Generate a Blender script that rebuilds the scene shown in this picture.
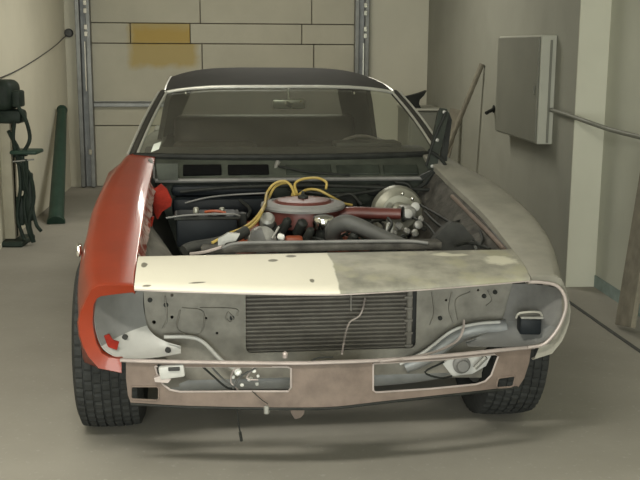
import bpy, bmesh, math, random
from mathutils import Vector, Matrix, Quaternion
random.seed(7)
for o in list(bpy.data.objects): bpy.data.objects.remove(o)
scn = bpy.context.scene
COL = scn.collection
R = math.radians

# ------------------------------------------------------------------ camera
FPX, CAMH, PITCH, ROLL = 1000.0, 1.466, R(10.96), R(0.35)
CARX, CARY, CARYAW = 0.06, 3.14, R(7.03)
ROOMYAW = R(5.0)
cam = bpy.data.cameras.new('camera'); camo = bpy.data.objects.new('camera', cam); COL.objects.link(camo)
cam.sensor_fit = 'HORIZONTAL'; cam.sensor_width = 36; cam.lens = 36 * FPX / 640
cam.clip_start = 0.02; cam.clip_end = 100
camo.location = (0, 0, CAMH)
camo.rotation_euler = (Matrix.Rotation(R(90) - PITCH, 3, 'X') @ Matrix.Rotation(ROLL, 3, 'Z')).to_euler()
scn.camera = camo

# ------------------------------------------------------------------ world, exposure
w = bpy.data.worlds.new('world'); scn.world = w; w.use_nodes = True
w.node_tree.nodes['Background'].inputs[0].default_value = (0.60, 0.66, 0.62, 1)
w.node_tree.nodes['Background'].inputs[1].default_value = 0.25
scn.view_settings.view_transform = 'Standard'; scn.view_settings.look = 'None'
scn.view_settings.exposure = 0.0; scn.view_settings.gamma = 1.0
scn.view_settings.use_curve_mapping = False
LAMP_POWER = (100, 18, 54)          # ceiling fixtures: above the nose, above the car, at the back
LAMP_COL = (1.0, 0.97, 0.86)
# daylight entering through the open vehicle doorway behind the camera (the opening in wall_front)
sunl = bpy.data.lights.new('doorway_daylight', 'AREA'); sunl.shape = 'RECTANGLE'; sunl.size = 3.0; sunl.size_y = 2.3
sunl.energy = 330; sunl.color = (0.96, 1.0, 0.93)
so_ = bpy.data.objects.new('doorway_daylight', sunl); COL.objects.link(so_)
so_.location = (-0.55 * math.cos(ROOMYAW) + 3.02 * math.sin(ROOMYAW), -0.55 * math.sin(ROOMYAW) - 3.02 * math.cos(ROOMYAW), 1.2)
so_.rotation_euler = (R(90), 0, ROOMYAW)

# ------------------------------------------------------------------ pixel helpers
def ray(px, py):
    u = (px - 320) / FPX; v = (py - 240) / FPX
    cr_, sr = math.cos(ROLL), math.sin(ROLL)
    u0 = u * cr_ + v * sr; v0 = -u * sr + v * cr_
    return Vector((u0, math.cos(PITCH) - v0 * math.sin(PITCH), -math.sin(PITCH) - v0 * math.cos(PITCH)))
CAMP = Vector((0, 0, CAMH))
CARM = Matrix.Translation((CARX, CARY, 0)) @ Matrix.Rotation(CARYAW, 4, 'Z')
CARI = CARM.inverted()
CO = CARI @ CAMP
def hit(px, py, n, k, car=True):
    d = ray(px, py); o = CAMP
    if car: d = CARI.to_3x3() @ d; o = CO
    n = Vector(n); return o + d * ((k - n.dot(o)) / n.dot(d))
def P(px, py, Y): return hit(px, py, (0, 1, 0), Y)             # point of the car at its own depth Y
def PX(px, py, X): return hit(px, py, (1, 0, 0), X)
def PZ(px, py, Z): return hit(px, py, (0, 0, 1), Z)
def G(px, py, z=0): return hit(px, py, (0, 0, 1), z, False)     # point of the room at height z
RC, RS = math.cos(ROOMYAW), math.sin(ROOMYAW)
def RM(rx, ry, z=0): return Vector((rx * RC - ry * RS, rx * RS + ry * RC, z))   # room -> world
def WX(px, py, rx): return hit(px, py, (RC, RS, 0), rx, False)  # point on a plane rx = const
def WY(px, py, ry): return hit(px, py, (-RS, RC, 0), ry, False)

# ------------------------------------------------------------------ materials
def mat(name, col, rough=.5, metal=0., var=.12, scale=6., bump=0., bscale=60., coat=0., col2=None, thr=None, spec=.5, emit=0):
    m = bpy.data.materials.new(name); m.use_nodes = True
    nt = m.node_tree; N = nt.nodes; L = nt.links; b = N['Principled BSDF']
    tc = N.new('ShaderNodeTexCoord'); nz = N.new('ShaderNodeTexNoise')
    nz.inputs['Scale'].default_value = scale; nz.inputs['Detail'].default_value = 6; nz.inputs['Roughness'].default_value = .6
    L.new(tc.outputs['Object'], nz.inputs['Vector'])
    rp = N.new('ShaderNodeValToRGB'); L.new(nz.outputs['Fac'], rp.inputs[0])
    a = col2 or tuple(c * (1 - var) for c in col); c_ = tuple(min(1, c * (1 + var)) for c in col)
    lo, hi = thr or (.3, .7)
    rp.color_ramp.elements[0].position = lo; rp.color_ramp.elements[0].color = (*a, 1)
    rp.color_ramp.elements[1].position = hi; rp.color_ramp.elements[1].color = (*c_, 1)
    L.new(rp.outputs[0], b.inputs['Base Color'])
    b.inputs['Roughness'].default_value = rough; b.inputs['Metallic'].default_value = metal
    b.inputs['Specular IOR Level'].default_value = spec
    if coat: b.inputs['Coat Weight'].default_value = coat; b.inputs['Coat Roughness'].default_value = .05
    if emit: b.inputs['Emission Color'].default_value = (*col, 1); b.inputs['Emission Strength'].default_value = emit
    if bump:
        n2 = N.new('ShaderNodeTexNoise'); n2.inputs['Scale'].default_value = bscale; n2.inputs['Detail'].default_value = 4
        L.new(tc.outputs['Object'], n2.inputs['Vector'])
        bp = N.new('ShaderNodeBump'); bp.inputs['Strength'].default_value = bump; bp.inputs['Distance'].default_value = .01
        L.new(n2.outputs['Fac'], bp.inputs['Height']); L.new(bp.outputs['Normal'], b.inputs['Normal'])
    m['ramp'] = rp.name
    return m
def nodes(m): return m.node_tree.nodes, m.node_tree.links, m.node_tree.nodes['Principled BSDF']
def cur(m): return m.node_tree.nodes['Principled BSDF'].inputs['Base Color'].links[0].from_socket
def math_(m, op, a, b=None, clamp=False):
    N, L, _ = nodes(m); n = N.new('ShaderNodeMath'); n.operation = op; n.use_clamp = clamp
    for i, x in enumerate((a, b)):
        if x is None: continue
        if isinstance(x, (int, float)): n.inputs[i].default_value = x
        else: L.new(x, n.inputs[i])
    return n.outputs[0]
def overlay(m, fac, col, rough=None):
    N, L, b = nodes(m); mx = N.new('ShaderNodeMix'); mx.data_type = 'RGBA'
    L.new(cur(m), mx.inputs[6]); mx.inputs[7].default_value = (*col, 1)
    L.new(fac, mx.inputs[0]); L.new(mx.outputs[2], b.inputs['Base Color'])
def coords(m):
    N, L, _ = nodes(m); tc = N.new('ShaderNodeTexCoord'); s = N.new('ShaderNodeSeparateXYZ'); L.new(tc.outputs['Object'], s.inputs[0])
    return s.outputs, tc.outputs['Object']
def noise(m, scale, vec, detail=4):
    N, L, _ = nodes(m); n = N.new('ShaderNodeTexNoise'); n.inputs['Scale'].default_value = scale; n.inputs['Detail'].default_value = detail
    L.new(vec, n.inputs['Vector']); return n.outputs['Fac']
def spot(m, axes, c, r, nz, amp, soft=.25):
    """soft-edged ellipse mask with a ragged outline; c, r in object coordinates on the two axes"""
    d = 0
    t = []
    for s, ci, ri in zip(axes, c, r):
        x = math_(m, 'DIVIDE', math_(m, 'SUBTRACT', s, ci), ri); t.append(math_(m, 'MULTIPLY', x, x))
    d = math_(m, 'ADD', t[0], t[1])
    d = math_(m, 'ADD', d, math_(m, 'MULTIPLY', math_(m, 'SUBTRACT', nz, .5), amp))
    return math_(m, 'DIVIDE', math_(m, 'SUBTRACT', 1.0, d), soft, True)
def rectmask(m, axes, lo, hi, nz, amp, soft):
    f = None
    for s, a, b_ in zip(axes, lo, hi):
        sn = math_(m, 'ADD', s, math_(m, 'MULTIPLY', math_(m, 'SUBTRACT', nz, .5), amp))
        q = math_(m, 'MULTIPLY', math_(m, 'DIVIDE', math_(m, 'SUBTRACT', sn, a), soft, True), math_(m, 'DIVIDE', math_(m, 'SUBTRACT', b_, sn), soft, True))
        f = q if f is None else math_(m, 'MULTIPLY', f, q)
    return f

MT = {}
MT['red'] = mat('red_paint', (.20, .024, .007), .36, 0, .14, 5, .02, 200, coat=.25, spec=.3)
MT['red_dull'] = mat('dull_red_paint', (.19, .014, .007), .6, 0, .3, 20, .2, 60, spec=.1)
MT['flange'] = mat('chipped_pink_primer', (.34, .25, .225), .6, 0, .1, 26, .1, 60, col2=(.19, .03, .015), thr=(.42, .56))
MT['primer_grey'] = mat('grey_primer', (.205, .195, .162), .75, 0, .16, 7, .06, 90)
MT['body_grey'] = mat('dull_grey_body_paint', (.16, .16, .14), .6, 0, .12, 4)
MT['valance'] = mat('brown_primer', (.128, .096, .078), .65, 0, .18, 11, .1, 80, col2=(.085, .062, .050), thr=(.25, .6))
MT['lip'] = mat('worn_pale_metal', (.36, .31, .29), .45, .3, .15, 14, .05)
MT['panel'] = mat('dusty_grey_sheet_metal', (.195, .185, .16), .7, 0, .15, 9, .05, col2=(.115, .108, .092))
MT['bracket'] = mat('pale_grey_paint', (.38, .375, .355), .5, 0, .12, 8, .04)
MT['fin'] = mat('radiator_black', (.125, .115, .10), .6, .2, .2, 20)
MT['void_black'] = mat('slot_black', (.005, .005, .005), .9, 0, .2, 10, spec=.05)
MT['cowl'] = mat('cowl_green_grey', (.048, .053, .042), .6, 0, .3, 12, .15, 40, spec=.2)
MT['bracket_grey'] = mat('mid_grey_baked_tone', (.165, .165, .16), .55, 0, .14, 8, .04)  # bracket grey with the fall of light put into the tone
MT['core'] = mat('radiator_core_dark', (.03, .03, .028), .8, 0, .2, 20)
MT['frame'] = mat('frame_grey', (.23, .235, .235), .5, .2, .2, 10)
MT['rubber'] = mat('tyre_rubber', (.022, .023, .022), .8, 0, .25, 12, .05, spec=.3)
MT['black'] = mat('satin_black', (.007, .009, .011), .5, 0, .3, 10, spec=.15)
MT['dirty_black'] = mat('greasy_black', (.016, .017, .015), .6, 0, .4, 14, .2, 40, spec=.2)
MT['bay'] = mat('bay_dark_green_grey', (.022, .026, .020), .6, 0, .35, 12, .15, 40, spec=.2)
MT['innerf'] = mat('inner_fender_grey', (.135, .132, .125), .6, 0, .25, 9, .08)
MT['apron'] = mat('dirty_apron_grey', (.062, .058, .051), .75, 0, .55, 14, .4, 25, spec=.2)
MT['maroon'] = mat('maroon_enamel', (.085, .022, .017), .45, 0, .2, 12)
MT['orange'] = mat('engine_orange', (.22, .045, .015), .5, 0, .25, 15)
MT['chrome'] = mat('chrome', (.75, .74, .70), .12, 1, .06, 10)
MT['dull_chrome'] = mat('dull_chrome', (.55, .54, .49), .3, .6, .1, 10)
MT['alu'] = mat('cast_aluminium', (.26, .255, .235), .5, .5, .2, 20, .1)
MT['gold'] = mat('cadmium_plate', (.26, .255, .21), .4, .5, .2, 12)
MT['yellow'] = mat('yellow_hose', (.32, .23, .06), .5, 0, .15, 12)
MT['hose'] = mat('grey_rubber_hose', (.06, .06, .056), .6, 0, .2, 12)
MT['dirty_hose'] = mat('dark_rubber_hose', (.030, .030, .027), .65, 0, .35, 12, .15, 40, spec=.25)
MT['white'] = mat('white_plastic', (.72, .72, .68), .5, 0, .08, 12)
MT['vinyl'] = mat('dark_roof_paint', (.038, .036, .031), .8, 0, .12, 5, .1, 150, spec=.1)
MT['interior'] = mat('brown_vinyl', (.065, .052, .038), .6, 0, .2, 8)
MT['dash'] = mat('dash_black', (.05, .047, .04), .6, 0, .2, 8)
MT['wheelgrey'] = mat('rim_grey', (.22, .22, .21), .5, .5, .2, 8)

# header panel: cream left half, sanded bare metal on the other half
m = mat('header_sanded_metal', (.27, .257, .21), .6, .1, .2, 9, .05, 70, col2=(.15, .145, .118)); MT['header'] = m
XYZ, OV = coords(m)
nA = noise(m, 22, OV); nB = noise(m, 5, OV)
yel = math_(m, 'DIVIDE', math_(m, 'SUBTRACT', noise(m, 7, OV, 6), .52), .1, True)
overlay(m, math_(m, 'MULTIPLY', yel, .55), (.30, .285, .19))
for (px, py, rx, ry) in ((455, 258, .06, .02), (440, 257, .045, .028), (500, 264, .07, .05)):
    c = hit(px, py, (0, -.16, 1), .69 - .016)
    overlay(m, spot(m, XYZ[:2], (c.x, c.y), (rx, ry), nA, 2.2, .6), (.46, .44, .35))
edge = math_(m, 'ADD', XYZ[0], math_(m, 'MULTIPLY', math_(m, 'SUBTRACT', nB, .5), .05))
overlay(m, math_(m, 'DIVIDE', math_(m, 'SUBTRACT', .017, edge), .006, True), (.56, .53, .44))
for (px, py, rx, ry) in ((291, 258, .020, .022), (273, 264, .020, .018), (312, 286, .009, .018), (144, 268, .012, .03), (146, 287, .018, .010), (197, 286, .03, .006)):
    c = hit(px, py, (0, -.16, 1), .69 - .016)
    overlay(m, spot(m, XYZ[:2], (c.x, c.y), (rx, ry), nA, 2.5, .5), (.13, .12, .09))
# concrete floor, plaster, door boards
m = mat('concrete', (.275, .258, .222), .8, 0, .10, 1.3, .05, 30, spec=.3); MT['concrete'] = m
XYZ, OV = coords(m)
overlay(m, math_(m, 'MULTIPLY', math_(m, 'DIVIDE', math_(m, 'SUBTRACT', noise(m, .9, OV, 8), .5), .25, True), .45), (.185, .174, .15))
overlay(m, math_(m, 'MULTIPLY', math_(m, 'DIVIDE', math_(m, 'SUBTRACT', noise(m, 40, OV, 3), .62), .1, True), .3), (.40, .39, .35))
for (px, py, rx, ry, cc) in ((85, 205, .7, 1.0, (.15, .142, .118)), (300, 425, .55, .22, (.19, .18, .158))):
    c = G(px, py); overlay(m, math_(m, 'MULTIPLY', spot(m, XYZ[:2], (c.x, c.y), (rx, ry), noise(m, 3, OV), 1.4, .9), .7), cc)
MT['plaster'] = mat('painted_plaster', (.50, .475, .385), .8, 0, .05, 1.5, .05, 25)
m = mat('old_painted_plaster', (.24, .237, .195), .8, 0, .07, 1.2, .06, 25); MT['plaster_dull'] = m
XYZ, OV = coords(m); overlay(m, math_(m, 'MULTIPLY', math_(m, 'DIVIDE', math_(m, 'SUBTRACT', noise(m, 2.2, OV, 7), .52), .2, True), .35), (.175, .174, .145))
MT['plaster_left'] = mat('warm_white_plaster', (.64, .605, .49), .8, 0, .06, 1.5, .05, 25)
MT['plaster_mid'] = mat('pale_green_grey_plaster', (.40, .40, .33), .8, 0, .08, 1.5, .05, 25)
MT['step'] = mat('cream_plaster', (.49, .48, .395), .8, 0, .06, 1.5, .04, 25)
MT['teal'] = mat('teal_base_paint', (.20, .25, .23), .7, 0, .25, 9)
MT['ceiling'] = mat('ceiling_white', (.6, .6, .55), .9, 0, .05, 1)
MT['board'] = mat('door_board', (.40, .375, .295), .7, 0, .06, 3, .03, 20)
m = mat('stained_door_board', (.40, .375, .295), .7, 0, .06, 3, .03, 20); MT['stained'] = m
DOOR_RY = 10.6
m2 = m
XYZ, OV = coords(m); nA = noise(m, 9, OV)
sa, sb = WY(129, 46, DOOR_RY), WY(194, 26, DOOR_RY)
sc, sd = WY(126, 70, DOOR_RY), WY(200, 44, DOOR_RY)
overlay(m, math_(m, 'MULTIPLY', rectmask(m, (XYZ[0], XYZ[2]), (sc.x, sc.z), (sd.x, sd.z + .3), nA, .10, .08), .8), (.36, .26, .07))
overlay(m, math_(m, 'MULTIPLY', rectmask(m, (XYZ[0], XYZ[2]), (sa.x, sa.z), (sb.x, sb.z), nA, .08, .06), .75), (.38, .25, .05))
MT['door_gap'] = mat('dark_door_gap', (.09, .08, .06), .9, 0, .2, 10)  # dark backing seen in the joints between the boards
MT['galv'] = mat('galvanised_steel', (.17, .17, .16), .4, .7, .2, 10)
MT['green'] = mat('dark_green_paint', (.022, .048, .034), .5, 0, .2, 10, .05, spec=.3)
MT['machine_green'] = mat('machine_green_black', (.016, .025, .019), .6, 0, .35, 14, .1, 40, spec=.25)
MT['beige'] = mat('machine_beige', (.34, .31, .23), .6, 0, .12, 6)
MT['cabinet'] = mat('grey_steel_cabinet', (.155, .155, .127), .55, .1, .06, 3)
MT['cabinet_side'] = mat('grey_steel_cabinet_frame', (.36, .355, .30), .6, 0, .08, 3)
MT['wood'] = mat('weathered_wood', (.155, .138, .102), .8, 0, .25, 14)
MT['joint'] = mat('floor_joint', (.06, .06, .055), .9, 0, .2, 10)
MT['sticker'] = mat('white_sticker', (.70, .73, .66), .6, 0, .05, 10)
MT['seatbelt'] = mat('mirror_glass', (.45, .45, .40), .05, 1, .02, 5)
# glass with a film of dust
m = bpy.data.materials.new('dusty_glass'); m.use_nodes = True; MT['glass'] = m
N = m.node_tree.nodes; L = m.node_tree.links; N.remove(N['Principled BSDF']); out = N['Material Output']
tr = N.new('ShaderNodeBsdfTransparent'); tr.inputs[0].default_value = (.80, .84, .78, 1)
gl = N.new('ShaderNodeBsdfGlossy'); gl.inputs['Roughness'].default_value = .02
df = N.new('ShaderNodeBsdfDiffuse'); df.inputs[0].default_value = (.42, .40, .33, 1)
fr = N.new('ShaderNodeFresnel'); fr.inputs[0].default_value = 1.45
tc = N.new('ShaderNodeTexCoord'); nz = N.new('ShaderNodeTexNoise'); nz.inputs['Scale'].default_value = 5; nz.inputs['Detail'].default_value = 6
L.new(tc.outputs['Object'], nz.inputs['Vector'])
mr = N.new('ShaderNodeMapRange'); mr.inputs[3].default_value = .05; mr.inputs[4].default_value = .14; L.new(nz.outputs['Fac'], mr.inputs[0])
m1 = N.new('ShaderNodeMixShader'); m2 = N.new('ShaderNodeMixShader')
L.new(mr.outputs[0], m1.inputs[0]); L.new(tr.outputs[0], m1.inputs[1]); L.new(df.outputs[0], m1.inputs[2])
L.new(fr.outputs[0], m2.inputs[0]); L.new(m1.outputs[0], m2.inputs[1]); L.new(gl.outputs[0], m2.inputs[2])
L.new(m2.outputs[0], out.inputs[0])

# ------------------------------------------------------------------ mesh helpers
def cr(pts, n=8):
    pts = [Vector(p) for p in pts]
    if len(pts) < 3: return pts
    q = [2 * pts[0] - pts[1]] + pts + [2 * pts[-1] - pts[-2]]; out = []
    for i in range(1, len(q) - 2):
        a, b, c, d = q[i - 1:i + 3]
        for k in range(n):
            t = k / n
            out.append(.5 * (2 * b + (c - a) * t + (2 * a - 5 * b + 4 * c - d) * t * t + (3 * b - a - 3 * c + d) * t ** 3))
    out.append(pts[-1]); return out
class MB:
    def __init__(s): s.v = []; s.f = []
    def add(s, v, f):
        o = len(s.v); s.v += [tuple(x) for x in v]; s.f += [tuple(i + o for i in q) for q in f]; return s
    def grid(s, rows, closed=False):
        n = len(rows[0]); v = [p for r in rows for p in r]; f = []
        for i in range(len(rows) - 1):
            for j in range(n if closed else n - 1):
                k = (j + 1) % n; f.append((i * n + j, i * n + k, (i + 1) * n + k, (i + 1) * n + j))
        return s.add(v, f)
    def tube(s, pts, r, seg=8, smooth=0, flat=1.0, up=None):
        if smooth: pts = cr(pts, smooth)
        pts = [Vector(p) for p in pts]; n = len(pts)
        rr = r if isinstance(r, (list, tuple)) else [r, r]
        rings = []; up = Vector(up) if up else None; prev = None
        for i, p in enumerate(pts):
            t = (pts[min(i + 1, n - 1)] - pts[max(i - 1, 0)]).normalized()
            if prev is None:
                a = up or (Vector((0, 0, 1)) if abs(t.z) < .9 else Vector((1, 0, 0)))
            else: a = prev
            x = (a - t * a.dot(t)).normalized(); y = t.cross(x); prev = x
            u = i / (n - 1) * (len(rr) - 1); k = min(int(u), len(rr) - 2); q = rr[k] + (rr[k + 1] - rr[k]) * (u - k)
            rings.append([p + x * (q * flat * math.cos(2 * math.pi * j / seg)) + y * (q * math.sin(2 * math.pi * j / seg)) for j in range(seg)])
        o = len(s.v); s.grid(rings, True)
        s.f.append(tuple(o + j for j in range(seg))[::-1]); s.f.append(tuple(o + (n - 1) * seg + j for j in range(seg)))
        return s
    def lathe(s, prof, origin=(0, 0, 0), axis=(0, 0, 1), seg=28):
        q = Vector((0, 0, 1)).rotation_difference(Vector(axis).normalized()); o = Vector(origin)
        rows = [[o + q @ Vector((r * math.cos(2 * math.pi * j / seg), r * math.sin(2 * math.pi * j / seg), h)) for j in range(seg)] for r, h in prof]
        b = len(s.v); s.grid(rows, True)
        s.f.append(tuple(b + j for j in range(seg))[::-1]); s.f.append(tuple(b + (len(prof) - 1) * seg + j for j in range(seg)))
        return s
    def prism(s, pts, vec):
        n = len(pts); vec = Vector(vec); a = [Vector(p) for p in pts]; b = [p + vec for p in a]
        return s.add(a + b, [tuple(range(n))[::-1], tuple(range(n, 2 * n))] + [(i, (i + 1) % n, n + (i + 1) % n, n + i) for i in range(n)])
    def box(s, c, size, rot=None, bev=0, segs=1):
        bm = bmesh.new(); bmesh.ops.create_cube(bm, size=1)
        for v in bm.verts: v.co = Vector((v.co.x * size[0], v.co.y * size[1], v.co.z * size[2]))
        if bev: bmesh.ops.bevel(bm, geom=bm.edges[:], offset=bev, segments=segs, affect='EDGES', profile=.5)
        Mx = rot if rot is not None else Matrix.Identity(3); c = Vector(c)
        bm.verts.index_update()
        s.add([c + Mx @ v.co for v in bm.verts], [[v.index for v in f.verts] for f in bm.faces]); bm.free(); return s
    def build(s, name, m, parent=None, smooth=35, solid=0, bend=None, sub=0):
        bm = bmesh.new(); vs = [bm.verts.new(v) for v in s.v]
        for f in s.f:
            try: bm.faces.new([vs[i] for i in f])
            except ValueError: pass
        bmesh.ops.remove_doubles(bm, verts=bm.verts, dist=1e-5)
        if solid:
            bmesh.ops.recalc_face_normals(bm, faces=bm.faces)
            bm.normal_update(); fs = bm.faces[:]; be = [e for e in bm.edges if len(e.link_faces) == 1]
            tw = {v: bm.verts.new(v.co - v.normal * solid) for v in bm.verts[:]}
            for f in fs: bm.faces.new([tw[v] for v in reversed(f.verts)])
            for e in be:
                a_, b_ = e.verts; bm.faces.new([a_, b_, tw[b_], tw[a_]])
        bmesh.ops.recalc_face_normals(bm, faces=bm.faces)
        me = bpy.data.meshes.new(name); bm.to_mesh(me); bm.free()
        return mesh_obj(name, me, m, parent, smooth)
def mesh_obj(name, me, m, parent=None, smooth=35):
    me.materials.clear(); me.materials.append(MT[m] if isinstance(m, str) else m)
    if smooth:
        me.shade_smooth(); me.set_sharp_from_angle(angle=R(smooth))
    o = bpy.data.objects.new(name, me); COL.objects.link(o)
    if parent: o.parent = parent
    return o
def empty(name, loc=(0, 0, 0), rz=0, parent=None):
    o = bpy.data.objects.new(name, None); COL.objects.link(o); o.location = loc; o.rotation_euler = (0, 0, rz); o.empty_display_size = .1
    if parent: o.parent = parent
    return o
def tag(o, label=None, cat=None, group=None, kind=None):
    if label: o['label'] = label
    if cat: o['category'] = cat
    if group: o['group'] = group
    if kind: o['kind'] = kind
    return o
def plate(outline, holes, thick, ymap, name, m, parent, cuts=(), bev=.003):
    """sheet cut from a 2D outline (x, z) with holes, bent to depth ymap(x, z)"""
    cu = bpy.data.curves.new('tmp', 'CURVE'); cu.dimensions = '2D'; cu.fill_mode = 'BOTH'; cu.extrude = thick / 2
    for loop in [outline] + list(holes):
        sp = cu.splines.new('POLY'); sp.points.add(len(loop) - 1); sp.use_cyclic_u = True
        for p, (x, z) in zip(sp.points, loop): p.co = (x, z, 0, 1)
    ob = bpy.data.objects.new('tmp', cu); COL.objects.link(ob); bpy.context.view_layer.update()
    me = bpy.data.meshes.new_from_object(ob.evaluated_get(bpy.context.evaluated_depsgraph_get()))
    bpy.data.objects.remove(ob)
    bm = bmesh.new(); bm.from_mesh(me); bmesh.ops.remove_doubles(bm, verts=bm.verts, dist=1e-5)
    for x in cuts:
        bmesh.ops.bisect_plane(bm, geom=bm.verts[:] + bm.edges[:] + bm.faces[:], plane_co=(x, 0, 0), plane_no=(1, 0, 0))
    for v in bm.verts:
        x, z, t = v.co; v.co = (x, ymap(x, z) + t, z)
    bmesh.ops.recalc_face_normals(bm, faces=bm.faces)
    bm.to_mesh(me); bm.free(); return mesh_obj(name, me, m, parent, 30)
def rrect(x0, z0, x1, z1, r=.008, n=3):
    out = []
    for cx_, cz, a0 in ((x1 - r, z1 - r, 0), (x0 + r, z1 - r, 90), (x0 + r, z0 + r, 180), (x1 - r, z0 + r, 270)):
        for k in range(n + 1):
            a = R(a0 + 90 * k / n); out.append((cx_ + r * math.cos(a), cz + r * math.sin(a)))
    return out

# =================================================================== THE ROOM
RXL, RXR, RXR2, RYB, RYF, RYS, HC = -1.70, 2.06, 2.245, 10.62, -3.0, 5.93, 2.9
def rbox(x0, y0, z0, x1, y1, z1, name, m, parent=None, bev=0):
    o = MB().box(((x0 + x1) / 2, (y0 + y1) / 2, (z0 + z1) / 2), (x1 - x0, y1 - y0, z1 - z0), None, bev)
    o.v = [tuple(RM(*v)) for v in o.v]
    return o.build(name, m, parent, 30)
st = lambda o, l=None: tag(o, l, kind='structure')
st(rbox(-5.2, RYF - .2, -.12, RXR2 + .4, RYB + .4, 0, 'floor', 'concrete'), 'grey concrete garage floor')
st(rbox(-5.2, RYF - .2, HC, RXR2 + .4, RYB + .4, HC + .1, 'ceiling', 'ceiling'))
st(rbox(RXL - .15, 3.2, 0, RXL, RYB, HC, 'wall_left', 'plaster_left'), 'off-white plaster wall beside the garage door')
st(rbox(-5.2, 3.05, 0, RXL, 3.2, HC, 'wall_left_return', 'plaster'))
st(rbox(-5.2, RYF, 0, -5.05, 3.05, HC, 'wall_left_front', 'plaster'))
st(rbox(-5.05, RYF - .15, 0, -2.1, RYF, HC, 'wall_front', 'plaster'))
st(rbox(1.0, RYF - .15, 0, RXR2, RYF, HC, 'wall_front_pier', 'plaster'))
st(rbox(-2.1, RYF - .15, 2.4, 1.0, RYF, HC, 'trim_4', 'plaster'))
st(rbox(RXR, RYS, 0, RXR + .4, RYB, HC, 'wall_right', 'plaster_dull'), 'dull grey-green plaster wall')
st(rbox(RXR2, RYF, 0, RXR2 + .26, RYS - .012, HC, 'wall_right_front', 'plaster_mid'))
st(rbox(RXR, RYS - .012, 0, RXR2 + .26, RYS, HC, 'trim_1', 'step'), 'cream plastered end face of the thicker wall')
st(rbox(RXR2 - .006, 4.9, 0, RXR2, RYS - .014, .075, 'baseboard_right', 'teal'), 'teal painted band at the foot of the wall')
# back wall: piece right of the door and lintel
DL, DR = WY(90, 20, DOOR_RY), WY(357, 20, DOOR_RY)
def rx_of(v): return v.x * RC + v.y * RS
dl, dr = rx_of(DL), rx_of(DR)
DH = 2.35
st(rbox(dr + .05, RYB, 0, RXR, RYB + .15, HC, 'wall_back', 'plaster'), 'off-white plaster wall right of the garage door')
st(rbox(RXL, RYB, DH, dr + .05, RYB + .15, HC, 'trim_2', 'plaster'))
st(rbox(RXL, RYB, 0, dl - .05, RYB + .15, DH, 'trim_3', 'plaster'))
door = st(empty('door_1', RM((dl + dr) / 2, RYB + .02)), 'white panelled garage door with rust-coloured stain')
door['category'] = 'garage door'
def zdoor(px, py): return WY(px, py, DOOR_RY).z
def rxd(px, py): return rx_of(WY(px, py, DOOR_RY))
z1, z2, zb, z3 = zdoor(220, 23.7), zdoor(220, 44), zdoor(120, 104), zdoor(120, 126)
rowsD = [(0, z3, []), (z3, z2, [rxd(202, 56), rxd(314, 56)]), (z2, z1, [rxd(130, 34), rxd(190, 34), rxd(302, 34)]), (z1, DH, [rxd(200, 12), rxd(312, 12)])]
def attach(o, p):
    bpy.context.view_layer.update(); o.parent = p; o.matrix_parent_inverse = p.matrix_world.inverted(); return o
attach(rbox(dl - .04, RYB + .07, 0, dr + .04, RYB + .10, DH, 'backing', 'door_gap'), door)
for (a, b, cuts) in rowsD:
    xs = [dl - .02] + cuts + [dr + .02]
    for i in range(len(xs) - 1):
        g = .0042
        stain = (a >= z3 - .01 and b <= z1 + .01 and i <= 1 and a > .1)
        attach(rbox(xs[i] + g, RYB + .01, a + g * 1.3, xs[i + 1] - g, RYB + .065, b - g * .7, 'panel', 'stained' if stain else 'board', None, .004), door)
attach(rbox(dl, RYB - .035, zb - .03, dr, RYB + .008, zb + .012, 'strut', 'galv', None, .004), door)
attach(rbox(dl, RYB - .035, zb + .018, dr, RYB + .008, zb + .028, 'strut', 'galv', None, .002), door)
# door tracks
def track(rx, label):
    t = tag(empty('door_track', RM(rx, RYB - .06)), label, 'track')
    t['kind'] = 'structure'
    for (a, b, c, d, mm, nm) in ((-.075, -.045, -.03, .05, 'galv', 'channel'), (.03, -.045, .075, .05, 'galv', 'channel'), (-.03, .02, .03, .05, 'frame', 'web')):
        attach(rbox(rx + a, RYB - .06 + b, .01, rx + c, RYB - .06 + d, DH + .1, nm, mm, None, .004), t)
    for z in (.35, 1.55, 1.62, 1.78, 1.86, 2.05):
        attach(rbox(rx + .015, RYB - .12, z, rx + .05, RYB - .106, z + .05, 'roller_bracket', 'chrome', None, .003), t)
    attach(rbox(rx + .01, RYB - .11, 1.0, rx + .022, RYB - .1, 1.5, 'cable_rod', 'chrome'), t)
    return t
track(rxd(85, 60), 'galvanised steel garage door track beside the orange stain')
track(rxd(361, 40), 'galvanised steel garage door track behind the car roof')
# floor joint along the right-hand wall
a, b = G(567, 301), G(760, 432)
m_ = MB().tube([a + Vector((0, 0, .004)), (a + b) / 2 + Vector((-.01, 0, .004)), b + Vector((0, 0, .004))], .012, 6, 4, flat=.35)
tag(m_.build('floor_cable', 'joint'), 'thin dark cable lying on the concrete along the wall', 'cable')

# ceiling lamps
def lamp(rx, ry, power, label):
    t = tag(empty('ceiling_light', RM(rx, ry, HC - .1), ROOMYAW), label, 'ceiling light')
    MB().box((0, 0, .06), (1.3, .3, .07), None, .01).build('housing', 'white', t)
    for s in (-.07, .07):
        MB().tube([(-.6, s, 0), (.6, s, 0)], .016, 10).build('tube', MT['tube_light'], t)
    ld = bpy.data.lights.new('tube_glow', 'AREA'); ld.shape = 'RECTANGLE'; ld.size = 1.25; ld.size_y = .3; ld.energy = power; ld.color = LAMP_COL
    lo = bpy.data.objects.new('tube_glow', ld); COL.objects.link(lo); lo.parent = t; lo.location = (0, 0, -.03)
MT['tube_light'] = mat('lit_tube', (1, .97, .88), .5, emit=6)
lamp(-.6, 1.2, LAMP_POWER[0], 'fluorescent ceiling light in front of the car')
lamp(-.9, 3.3, LAMP_POWER[1], 'fluorescent ceiling light above the car')
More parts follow.
